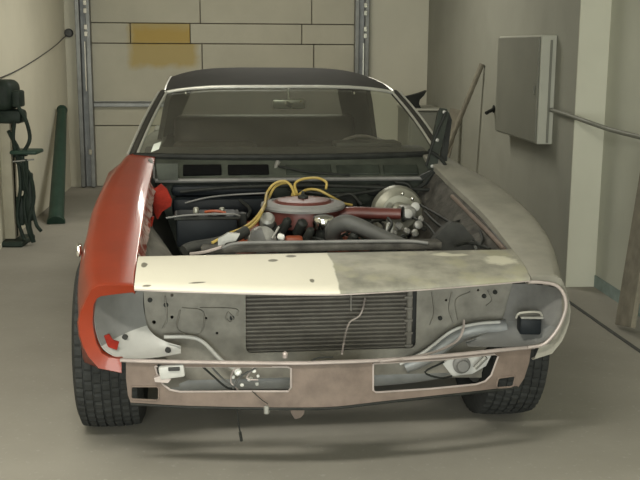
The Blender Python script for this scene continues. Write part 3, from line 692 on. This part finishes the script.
for (px, py, Y, a_, b_, rr) in ((272, 226, .92, .05, .05, 20), (252, 240, .95, .06, .07, -15), (330, 235, .88, .05, .05, 35), (356, 244, .80, .07, .04, 10), (375, 240, .85, .05, .06, -25), (240, 224, 1.1, .06, .10, 0)):
    MB().box(P(px, py, Y), (a_, .05, b_), Matrix.Rotation(R(rr), 3, 'Y'), .012, 2).build('engine_accessory', 'dirty_black', eng)
# brake booster and master cylinder
bc = P(397, 212, 1.38)
bo = MB().lathe([(.02, -.05), (.118, -.03), (.124, -.005), (.124, .005), (.112, .03), (.085, .045), (.08, .05), (.05, .052), (.03, .07), (.005, .07)], bc, (0, -1, .08), 36).build('brake_booster', 'gold', car)
MB().prism([bc + Vector((x, -.056, z)) for x, z in ((-.085, .01), (-.05, .055), (-.03, .05), (-.055, .005), (-.04, -.03), (-.07, -.03))], (0, -.006, 0)).build('booster_rib', 'gold', bo)
mc = MB().box(P(407, 212, 1.20), (.06, .12, .055), None, .014, 2).build('master_cylinder', 'alu', bo)
for (px, py, Y, r) in ((407.5, 214, 1.10, .020), (402, 194, 1.3, .008), (412, 199, 1.28, .008), (415, 207, 1.2, .020), (418, 225, 1.0, .018)):
    c = P(px, py, Y); MB().lathe([(r, -.012), (r * 1.06, 0), (r, .010), (r * .6, .014), (.002, .015)], c, (.1, -1, .35), 16).build('cap', ('bracket' if r == .020 else 'alu') if r > .015 else 'chrome', bo)
for (px, py, Y, s_) in ((399, 226, .95, .03), (407, 231, .92, .028), (415, 233, .9, .03), (404, 238, .85, .03), (421, 219, 1.0, .026), (395, 233, .9, .022), (424, 229, .95, .022)):
    MB().box(P(px, py, Y), (s_, s_, s_ * .8), Matrix.Rotation(R(px * 37 % 80), 3, 'Y') @ Matrix.Rotation(R(py * 13 % 60), 3, 'X'), .006).build('steering_gear_fitting', 'alu' if int(px) % 2 else 'dirty_black', bo)
MB().tube([P(386, 238, .8), P(388, 224, .85), P(392, 226, .88), P(391, 238, .86)], .005, 8, 4).build('brake_line', 'bracket', bo)
for q in (((413, 218, 1.1), (428, 226, .95), (436, 240, .75), (425, 246, .65)), ((420, 205, 1.3), (436, 214, 1.1), (452, 224, .9), (468, 236, .7)), ((425, 212, 1.2), (440, 226, .95), (462, 236, .72), (486, 247, .52))):
    MB().tube([P(*p) for p in q], .006, 8, 5).build('brake_line', 'dirty_black', bo)
# wiring and stiffeners along the grey inner fender
for i, q in enumerate((((452, 196, 1.15), (468, 212, .95), (488, 232, .65), (504, 249, .44)), ((448, 188, 1.3), (470, 208, 1.0), (494, 232, .66), (510, 250, .44)), ((430, 246, .55), (448, 226, .85), (470, 220, .95), (482, 236, .66), (480, 247, .5)), ((440, 238, .7), (456, 234, .75), (470, 240, .65), (476, 248, .5)), ((455, 246, .5), (470, 243, .55), (490, 249, .45)))):
    MB().tube([P(*p) for p in q], .009 if i < 2 else .006, 8, 5).build('wiring_harness', ('valance', 'innerf', 'dirty_black', 'hose', 'dirty_black')[i], car)
MB().prism([P(x, y, .62) for x, y in ((428, 246), (442, 230), (452, 222), (462, 224), (474, 238), (478, 247), (470, 250), (432, 250))], (0, .04, 0)).build('washer_bottle', 'dirty_hose', car)
MB().tube([P(418, 208, 1.42), P(410, 186, 1.46), P(395, 182, 1.48)], .007, 8, 4).build('vacuum_hose', 'dirty_black', car)
for q in (((180, 192, 1.42), (240, 187, 1.42), (330, 186, 1.43), (430, 190, 1.42)), ((290, 190, 1.42), (340, 195, 1.40), (380, 190, 1.42)), ((330, 200, 1.38), (350, 194, 1.4), (362, 205, 1.35)), ((240, 200, 1.36), (250, 210, 1.30), (244, 222, 1.15))):
    MB().tube([P(*p) for p in q], .008, 8, 5).build('firewall_loom', 'dirty_black', car)
for (px, py, w_, h_) in ((345, 200, .11, .07), (375, 190, .07, .05), (255, 205, .09, .09), (300, 186, .12, .03)):
    MB().box(P(px, py, 1.47), (w_, .06, h_), None, .012, 2).build('firewall_bracket', 'dirty_black', car)

# raised hood hinge on the grey side
hg = MB().prism([P(x, y, 1.52) for x, y in ((427, 168), (436, 171), (449, 114), (447, 109), (441, 108), (438, 114))], (0, .025, 0)).build('hood_hinge', 'bay', car)
MB().prism([P(x, y, 1.50) for x, y in ((432, 168), (447, 165), (446, 178), (443, 188), (441, 204), (436, 206), (437, 188), (428, 178))], (0, .03, 0)).build('hinge_base', 'bay', hg)
MB().prism([P(x, y, 1.56) for x, y in ((440, 170), (446, 168), (452, 120), (449, 112), (444, 116))], (0, .02, 0)).build('hinge_link', 'dirty_black', hg)
MB().tube([P(428, 150, 1.51), P(440, 158, 1.5), P(446, 166, 1.5)], .008, 8, 4).build('hinge_rod', 'dirty_black', hg)
MB().tube([P(446, 112, 1.5), P(434, 140, 1.5), P(426, 166, 1.5)], .006, 8, 4).build('hinge_rod', 'dirty_black', hg)
MB().prism([P(x, y, 1.47) for x, y in ((420, 176), (432, 170), (440, 176), (438, 184), (428, 188))], (0, .02, 0)).build('hinge_plate', 'dirty_black', hg)
sp_ = []
for i in range(121):
    t = i / 120; a_ = P(443, 172, 1.46).lerp(P(438, 204, 1.40), t); an = t * 2 * math.pi * 11; sp_.append(a_ + Vector((.014 * math.cos(an), .014 * math.sin(an), 0)))
MB().tube(sp_, .003, 5).build('hinge_spring', 'dirty_black', hg)
MB().tube([P(433, 172, 1.48), P(424, 184, 1.46), P(415, 190, 1.45)], .010, 8).build('hinge_arm', 'dirty_black', hg)
for px, py in ((444, 112), (432, 166), (440, 168), (437, 140)): MB().lathe([(.009, 0), (.009, .01), (.004, .012)], P(px, py, 1.518), (0, -1, 0), 8).build('hinge_bolt', 'alu', hg)

# body behind the cowl: doors, quarters, roof, glass
def side_rows(s, Ys):
    rows = []
    for Y in Ys:
        xb = lerp([(1.73, .78), (2.3, .76), (3.2, .74), (3.8, .74), (4.4, .73), (4.62, .70)], Y); zb_ = lerp([(1.73, .93), (2.3, .90), (3.5, .885), (4.2, .88), (4.62, .84)], Y)
        xm = lerp([(1.73, .862), (2.6, .855), (3.5, .85), (4.3, .84), (4.62, .78)], Y); d = Y - (AX + 2.743); zl = .22 if Y < 4.2 else .34
        if abs(d) < .36: zl = .33 + math.sqrt(.36 ** 2 - d * d)
        p = [(xb - .10, zb_ + .004), (xb - .02, zb_ + .004), (xb + .01, zb_ - .01), (xm - .02, zb_ - .06), (xm, max(zb_ - .16, zl + .10)), (xm + .004, max(.62, zl + .06)), (xm - .002, max(.45, zl + .03)), (xm - .02, max(.30, zl + .012)), (xm - .04, zl)]
        rows.append([Vector((s * x, Y, z)) for x, z in p])
    return rows
for s in (-1, 1):
    dd = MB().grid(side_rows(s, (1.74, 1.8, 2.0, 2.3, 2.6, 2.85, 2.92))).build('door_shell', 'body_grey', car, 45, solid=.004)
    MB().box((s * .862, 2.8, .78), (.02, .14, .025), None, .006).build('door_handle', 'chrome', dd)
    MB().grid(side_rows(s, (2.93, 3.0, 3.1, 3.2, 3.22, 3.3, 3.4, 3.56, 3.7, 3.8, 3.9, 3.92, 4.1, 4.3, 4.5, 4.62))).build('quarter_panel', 'body_grey', car, 45, solid=.004)
MB().grid([[Vector((x, y, z)) for x in (-.74, -.4, 0, .4, .74)] for y, z in ((3.92, .892), (4.1, .895), (4.4, .885), (4.60, .855), (4.63, .82), (4.63, .40), (4.55, .34))]).build('trunk_and_tail', 'body_grey', car, 40, solid=.004)
# roof
def roofpt(u, v):       # u -1..1 across, v 0..1 front to back
    Y = 2.165 + v * 1.20; hw = .605 - .03 * v
    zc = lerp([(0, 1.262), (.12, 1.296), (.25, 1.322), (.45, 1.342), (.6, 1.342), (.8, 1.320), (1, 1.270)], v)
    e = abs(u) ** 4.2
    return Vector((u * hw, Y + .06 * (1 - v) * u * u, zc - (.033 + .030 * math.sin(math.pi * min(1, v * 1.2))) * e))
rf = MB().grid([[roofpt(-1 + i / 12, v) for i in range(25)] for v in [k / 12 for k in range(13)]]).build('roof', 'vinyl', car, 50, solid=.012)
# windshield
def wspt(u, v):
    b = Vector((u * .742, 1.622 + .11 * u * u, .945)); t = roofpt(u, 0) + Vector((0, 0, -.008)); q = b.lerp(t, v)
    return q + Vector((0, -.02, .02)) * math.sin(math.pi * v) * .7
ws = MB().grid([[wspt(-.985 + 1.97 * i / 20, .01 + .98 * k / 10) for i in range(21)] for k in range(11)]).build('windshield', 'glass', car, 50)
ws['label'] = 'dusty curved windshield'
MB().tube([wspt(-1 + i / 10, 0) + Vector((0, -.004, .002)) for i in range(21)], .016, 8).build('windshield_gasket', 'dirty_black', ws)
MB().tube([wspt(-1 + i / 10, 1.0) + Vector((0, -.012, .004)) for i in range(21)], .009, 8).build('header_trim', 'dull_chrome', ws)
for s in (-1, 1):
    pl = MB().tube([wspt(s, v / 8) + Vector((s * .010, .012, 0)) for v in range(9)], .020, 10).build('windshield_pillar', 'vinyl', car)
    MB().tube([wspt(s * .985, v / 8) + Vector((0, -.010, .006)) for v in range(9)], .0065, 8).build('pillar_trim', 'dull_chrome', pl)
    MB().tube([wspt(s, v / 8) + Vector((s * .034, -.004, .006)) for v in range(9)], .0065, 8).build('drip_rail', 'dull_chrome', pl)
    # rear pillar
    a0, a1 = roofpt(s * .93, .70), roofpt(s * .80, 1.0)
    rows = [[roofpt(s, .62), roofpt(s * .97, .8), roofpt(s * .82, 1.0)], [Vector((s * .64, 3.05, 1.12)), Vector((s * .64, 3.3, 1.12)), Vector((s * .53, 3.58, 1.12))], [Vector((s * .69, 3.15, .89)), Vector((s * .69, 3.4, .89)), Vector((s * .63, 3.92, .89))]]
    MB().grid(rows).build('rear_pillar', 'vinyl', car, 50, solid=.03)
    MB().tube([roofpt(s, v / 10) + Vector((s * .006, 0, -.006)) for v in range(8)], .008, 8).build('roof_drip_rail', 'dull_chrome', rf)
rg = MB().grid([[roofpt(u * .82, 1.0).lerp(Vector((u * .63, 3.93, .892)), k / 6) + Vector((0, .05, .02)) * math.sin(math.pi * k / 6) for u in (-1, -.75, -.5, -.25, 0, .25, .5, .75, 1)] for k in range(7)]).build('rear_window', 'glass', car, 50)
# sticker on the glass
q0 = [P(x, y, 1.7) for x, y in ((143, 154), (150.5, 151), (152, 143), (146, 145))]
u_ = [wspt(-.905, .05), wspt(-.86, .09), wspt(-.86, .19), wspt(-.905, .155)]
MB().prism([p + Vector((0, -.004, .002)) for p in u_], (0, -.001, 0)).build('windshield_sticker', 'sticker', ws)
# interior
dsh = MB().grid([[Vector((x, y + .04 * (x / .7) ** 2, z)) for x in (-.70, -.45, -.2, 0, .2, .45, .70)] for y, z in ((1.70, .925), (1.82, .962), (1.95, .965), (2.02, .945), (2.04, .86), (2.0, .70))]).build('dashboard', 'dash', car, 50, solid=.01)
MB().box((.42, 1.97, .975), (.34, .16, .03), None, .012, 2).build('instrument_hood', 'dash', dsh)
swc = Vector((.43, 2.26, .825)); swn = Quaternion((1, 0, 0), R(-62)) @ Vector((0, 0, 1))
ring = []
qx = Vector((1, 0, 0)); qy = Vector((0, -math.cos(R(68)), math.sin(R(68))))
ring = [swc + qx * (.185 * math.cos(2 * math.pi * k / 40)) + qy * (.185 * math.sin(2 * math.pi * k / 40)) for k in range(41)]
sw = MB().tube(ring, .008, 8).build('steering_wheel', 'lip', car)
MB().tube([swc - qx * .19, swc + Vector((0, -.02, 0)), swc + qx * .19], .012, 8).build('steering_spoke', 'dash', sw)
MB().tube([swc, Vector((.43, 1.95, .80))], .03, 10).build('steering_column', 'dash', sw)
for s in (-1, 1):
    bk = MB().box((s * .36 + .02, 2.78, .69), (.50, .13, .46), Matrix.Rotation(R(-12), 3, 'X'), .05, 3).build('front_seat', 'interior', car)
    MB().box((s * .36 + .02, 2.50, .46), (.50, .50, .16), None, .05, 3).build('seat_cushion', 'interior', bk)
bk = MB().box((0, 3.42, .76), (1.18, .14, .54), Matrix.Rotation(R(-15), 3, 'X'), .05, 3).build('rear_seat', 'interior', car)
MB().box((0, 3.74, .875), (1.20, .36, .02), None, .005).build('parcel_shelf', 'interior', bk)
mm_ = P(289, 104, 2.12); rv = MB().box(mm_, (.17, .03, .05), Matrix.Rotation(R(-6), 3, 'Z'), .014, 2).build('rear_view_mirror', 'dull_chrome', car)
MB().box(mm_ + Vector((0, -.017, .0)), (.04, .008, .024), Matrix.Rotation(R(20), 3, 'Y'), .004).build('mirror_back_plate', 'chrome', rv)
MB().box(mm_ + Vector((.065, -.017, .005)), (.03, .008, .02), Matrix.Rotation(R(40), 3, 'Y'), .004).build('mirror_glare', 'yellow', rv)  # yellow glare on the mirror, put in as a coloured chip
MB().tube([mm_, Vector((mm_.x, 2.16, 1.255))], .006, 8).build('mirror_stem', 'dull_chrome', rv)
for s in (-1, 1):
    MB().lathe([(.012, 0), (.012, .01), (.003, .014)], (s * .50 , 2.95, 1.19), (0, -1, 0), 8).build('flash_glint', 'chrome', rf)  # flash reflections put in as small chrome buttons

# =================================================================== THINGS AROUND THE ROOM
# wall cabinet on the right-hand wall
cx0 = RXR - .115
fA, fB = WX(498, 36, cx0), WX(540, 35, cx0)
ryA, ryB = fA.y * RC - fA.x * RS, fB.y * RC - fB.x * RS
zt_, zb_ = fB.z, WX(540, 146, cx0).z
cab = tag(empty('wall_cabinet', RM(RXR - .06, (ryA + ryB) / 2, zb_)), 'shallow grey steel cabinet fixed to the right-hand wall', 'cabinet')
attach(rbox(cx0 + .012, ryB, zb_, RXR - .001, ryA, zt_, 'cabinet_body', 'cabinet_side', None, .004), cab)
attach(rbox(cx0, ryB + .012, zb_ + .01, cx0 + .011, ryA - .01, zt_ - .01, 'cabinet_door', 'cabinet', None, .003), cab)
attach(rbox(cx0 + .07, ryB - .008, zb_ + .01, cx0 + .085, ryB - .0005, zt_ - .03, 'edge_strip', 'cabinet', None, .002), cab)
attach(rbox(cx0 - .012, ryB + .05, (zb_ + zt_) / 2 - .03, cx0 - .0005, ryB + .075, (zb_ + zt_) / 2 + .03, 'latch', 'cabinet', None, .003), cab)
# hose from the cabinet along the wall towards the viewer
hp_ = [WX(551, 110, RXR - .03), WX(565, 114, RXR - .03), WX(585, 121, RXR - .02), WX(610, 129.5, RXR + .05), WX(640, 137, RXR + .07), WX(690, 148, RXR + .10), WX(800, 162, RXR2 - .03), WX(1100, 190, RXR2 - .02), WX(1700, 230, RXR2 - .02)]
tag(MB().tube(hp_, .0135, 10, 6).build('wall_conduit', 'cabinet'), 'thick grey hose running along the wall from the cabinet', 'hose')
# pipe stub on the wall
a = WX(494, 109, RXR - .004); b = a + Vector((-.07, -.05, -.03))
stub = tag(MB().tube([a, b], .014, 10).build('pipe_stub', 'dirty_black'), 'short dark pipe stub sticking out of the wall beside the cabinet', 'pipe')
MB().lathe([(.03, 0), (.03, .008), (.016, .01)], a, (-1, -.05, 0), 14).build('flange', 'dirty_black', stub)
# leaning pole and plank
top = WX(482, 64, RXR - .022); base = hit(419, 219, (0, 0, 1), .015, False)
tag(MB().tube([base, top], .022, 10).build('broom_handle', 'wood'), 'long brown wooden pole leaning against the right-hand wall', 'pole')
pt = WX(456, 109, RXR - .06); bp_ = Vector((pt.x - .20, pt.y - .05, .012))
d_ = (pt - bp_).normalized(); xa = Vector((.94, -.34, 0)); xa = (xa - d_ * xa.dot(d_)).normalized(); ya = d_.cross(xa)
Mx = Matrix((xa, ya, d_)).transposed()
tag(MB().box((pt + bp_) / 2, (.10, .022, (pt - bp_).length), Mx, .003).build('wooden_plank', 'wood'), 'short brown plank leaning in the back corner behind the car', 'plank')
# grey cabinet in the back corner with a bench tool
qa, qb = WY(409, 109, 9.75), WY(444, 109, 9.75)
ra_, rb_ = rx_of(qa), rx_of(qb)
fc = tag(empty('floor_cabinet', RM((ra_ + rb_) / 2, 10.05, 0)), 'low grey steel cabinet in the back corner', 'cabinet')
attach(rbox(ra_, 9.77, .02, rb_, 10.4, qa.z - .02, 'cabinet_body', 'cabinet', None, .006), fc)
attach(rbox(ra_ - .01, 9.75, qa.z - .018, rb_ + .01, 10.42, qa.z, 'cabinet_top', 'cabinet_side', None, .004), fc)
attach(rbox(ra_ + .02, 9.755, .08, rb_ - .02, 9.768, qa.z - .06, 'cabinet_door', 'cabinet', None, .003), fc)
ant = [WY(x, y, 9.9) for x, y in ((410, 108.3), (411, 102), (406, 100), (406, 97), (413, 95.5), (420, 93.5), (427, 91), (424, 96), (420, 100), (419, 104), (421, 108.3))]
dz = qa.z + .002 - min(p.z for p in ant)
tag(MB().prism([p + Vector((0, 0, dz)) for p in ant], (-.01, .1, 0)).build('small_anvil', 'dirty_black'), 'small dark anvil-shaped tool with a pointed horn on the corner cabinet', 'tool')

# green pipe leaning at the left wall
gb = G(56, 224); gt = WX(62, 110, RXL + .06)
pp = tag(MB().tube([gb + Vector((0, 0, .012)), gb.lerp(gt, .5), gt], [.066, .058, .046], 20).build('green_pipe', 'green'), 'dark green pipe standing upright against the left wall', 'pipe')
dirp = (gt - gb).normalized()
MB().lathe([(.050, -.02), (.052, 0), (.050, .012), (.002, .014)], gt, dirp, 20).build('pipe_cap', 'green', pp)
MB().lathe([(.074, 0), (.076, .03), (.068, .04)], gb + Vector((0, 0, .004)), dirp, 20).build('pipe_collar', 'green', pp)

# pedestal machine at the left
mb0 = G(12, 243); ms = (mb0 - Vector((0, 0, 0))).length / 1000      # metres per pixel there
mach = tag(empty('pedestal_grinder', mb0), 'pedestal machine with dark motor head, beige column and hanging hoses', 'machine')
def mk(px, py, dy=0): return WY(px, py, mb0.y * RC - mb0.x * RS + dy) - mb0
MB().box(mk(9, 240) + Vector((0, 0, .0)) - Vector((0, 0, mk(9, 240).z - .02)), (.30, .34, .04), None, .01).build('base_plate', 'machine_green', mach)
col_ = MB(); a, b = mk(6, 236), mk(5, 122); col_.box(((a.x + b.x) / 2, 0, (.04 + b.z) / 2), (.14, .12, b.z - .04), None, .012, 2); col_.build('column', 'beige', mach)
MB().box(((a.x + b.x) / 2 + .055, -.01, (.04 + b.z) / 2), (.03, .05, b.z - .06), None, .006).build('column_rail', 'machine_green', mach)
hc = mk(6, 101)
hd = MB().box(hc + Vector((-.03, 0, .045)), (.22, .28, .22), None, .06, 4).build('motor_head', 'machine_green', mach)
MB().box(hc + Vector((.10, -.03, .02)), (.06, .14, .12), None, .015, 2).build('switch_box', 'machine_green', hd)
MB().box(hc + Vector((.03, 0, -.11)), (.20, .18, .10), None, .03, 2).build('gear_case', 'machine_green', mach)
tr_ = mk(28, 151); MB().box(Vector((tr_.x, -.02, tr_.z)), (.20, .20, .03), None, .012, 2).build('tray', 'green', mach)
MB().tube([Vector((b.x + .02, 0, tr_.z - .03)), Vector((tr_.x, -.02, tr_.z - .015))], .02, 8).build('tray_arm', 'machine_green', mach)
for q in (((22, 106), (29, 120), (32, 138), (27, 150), (18, 152)), ((18, 120), (16, 140), (20, 160), (24, 185), (20, 215), (26, 238)), ((26, 154), (28, 180), (34, 205), (40, 222), (44, 229)), ((30, 158), (30, 180), (26, 205), (32, 228), (36, 242)), ((20, 160), (32, 172), (36, 196), (33, 220), (37, 244)), ((12, 130), (14, 136), (20, 148), (24, 160))):
    MB().tube([Vector((mk(*p).x, -.08 + .02 * (i % 3), max(mk(*p).z, .02))) for i, p in enumerate(q)], .014, 8, 5).build('hose', 'machine_green', mach)
for (px, py, h_) in ((22, 210, .22), (31, 196, .36), (25, 178, .18)):
    c = mk(px, py); MB().box((c.x, -.02, c.z), (.055, .07, h_), None, .015, 2).build('hung_tool', 'machine_green', mach)
c = mk(22, 158); MB().tube([mk(17, 160) + Vector((0, -.1, 0)), mk(38, 158) + Vector((0, -.1, 0))], .006, 6).build('work_rest', 'alu', mach)

# cable and box on the left wall
q = [WY(68, 35, RYB - .03), WX(64, 37.5, RXL + .012), WX(55, 46, RXL + .012), WX(35, 60, RXL + .012), WX(12, 73, RXL + .012), WX(-10, 81, RXL + .012), WX(-60, 96, RXL + .012)]
tag(MB().tube(q, .0048, 6, 5).build('wall_cable', 'hose'), 'thin dark cable sagging along the left wall', 'cable')
jb = WY(69, 33, RYB)
j = tag(MB().lathe([(.045, 0), (.045, .03), (.036, .045), (.004, .05)], jb, (RS, -RC, 0), 16).build('junction_box', 'hose'), 'small round junction box on the wall beside the garage door track', 'junction box')

# board leaning on the right-hand wall, cut by the picture edge
e0 = G(617, 327); e1 = WX(640, 187, RXR2 - .07); d_ = (e1 - e0).normalized(); ln = .92
xa = Vector((RS, -RC, 0)); xa = (xa - d_ * xa.dot(d_)).normalized(); ya = d_.cross(xa)
lb = tag(MB().box(e0 + d_ * (ln / 2) + xa * .10 + Vector((0, 0, .012)), (.20, .028, ln), Matrix((xa, ya, d_)).transposed(), .003).build('leaning_board', 'wood'), 'weathered wooden board leaning against the near right wall', 'board')
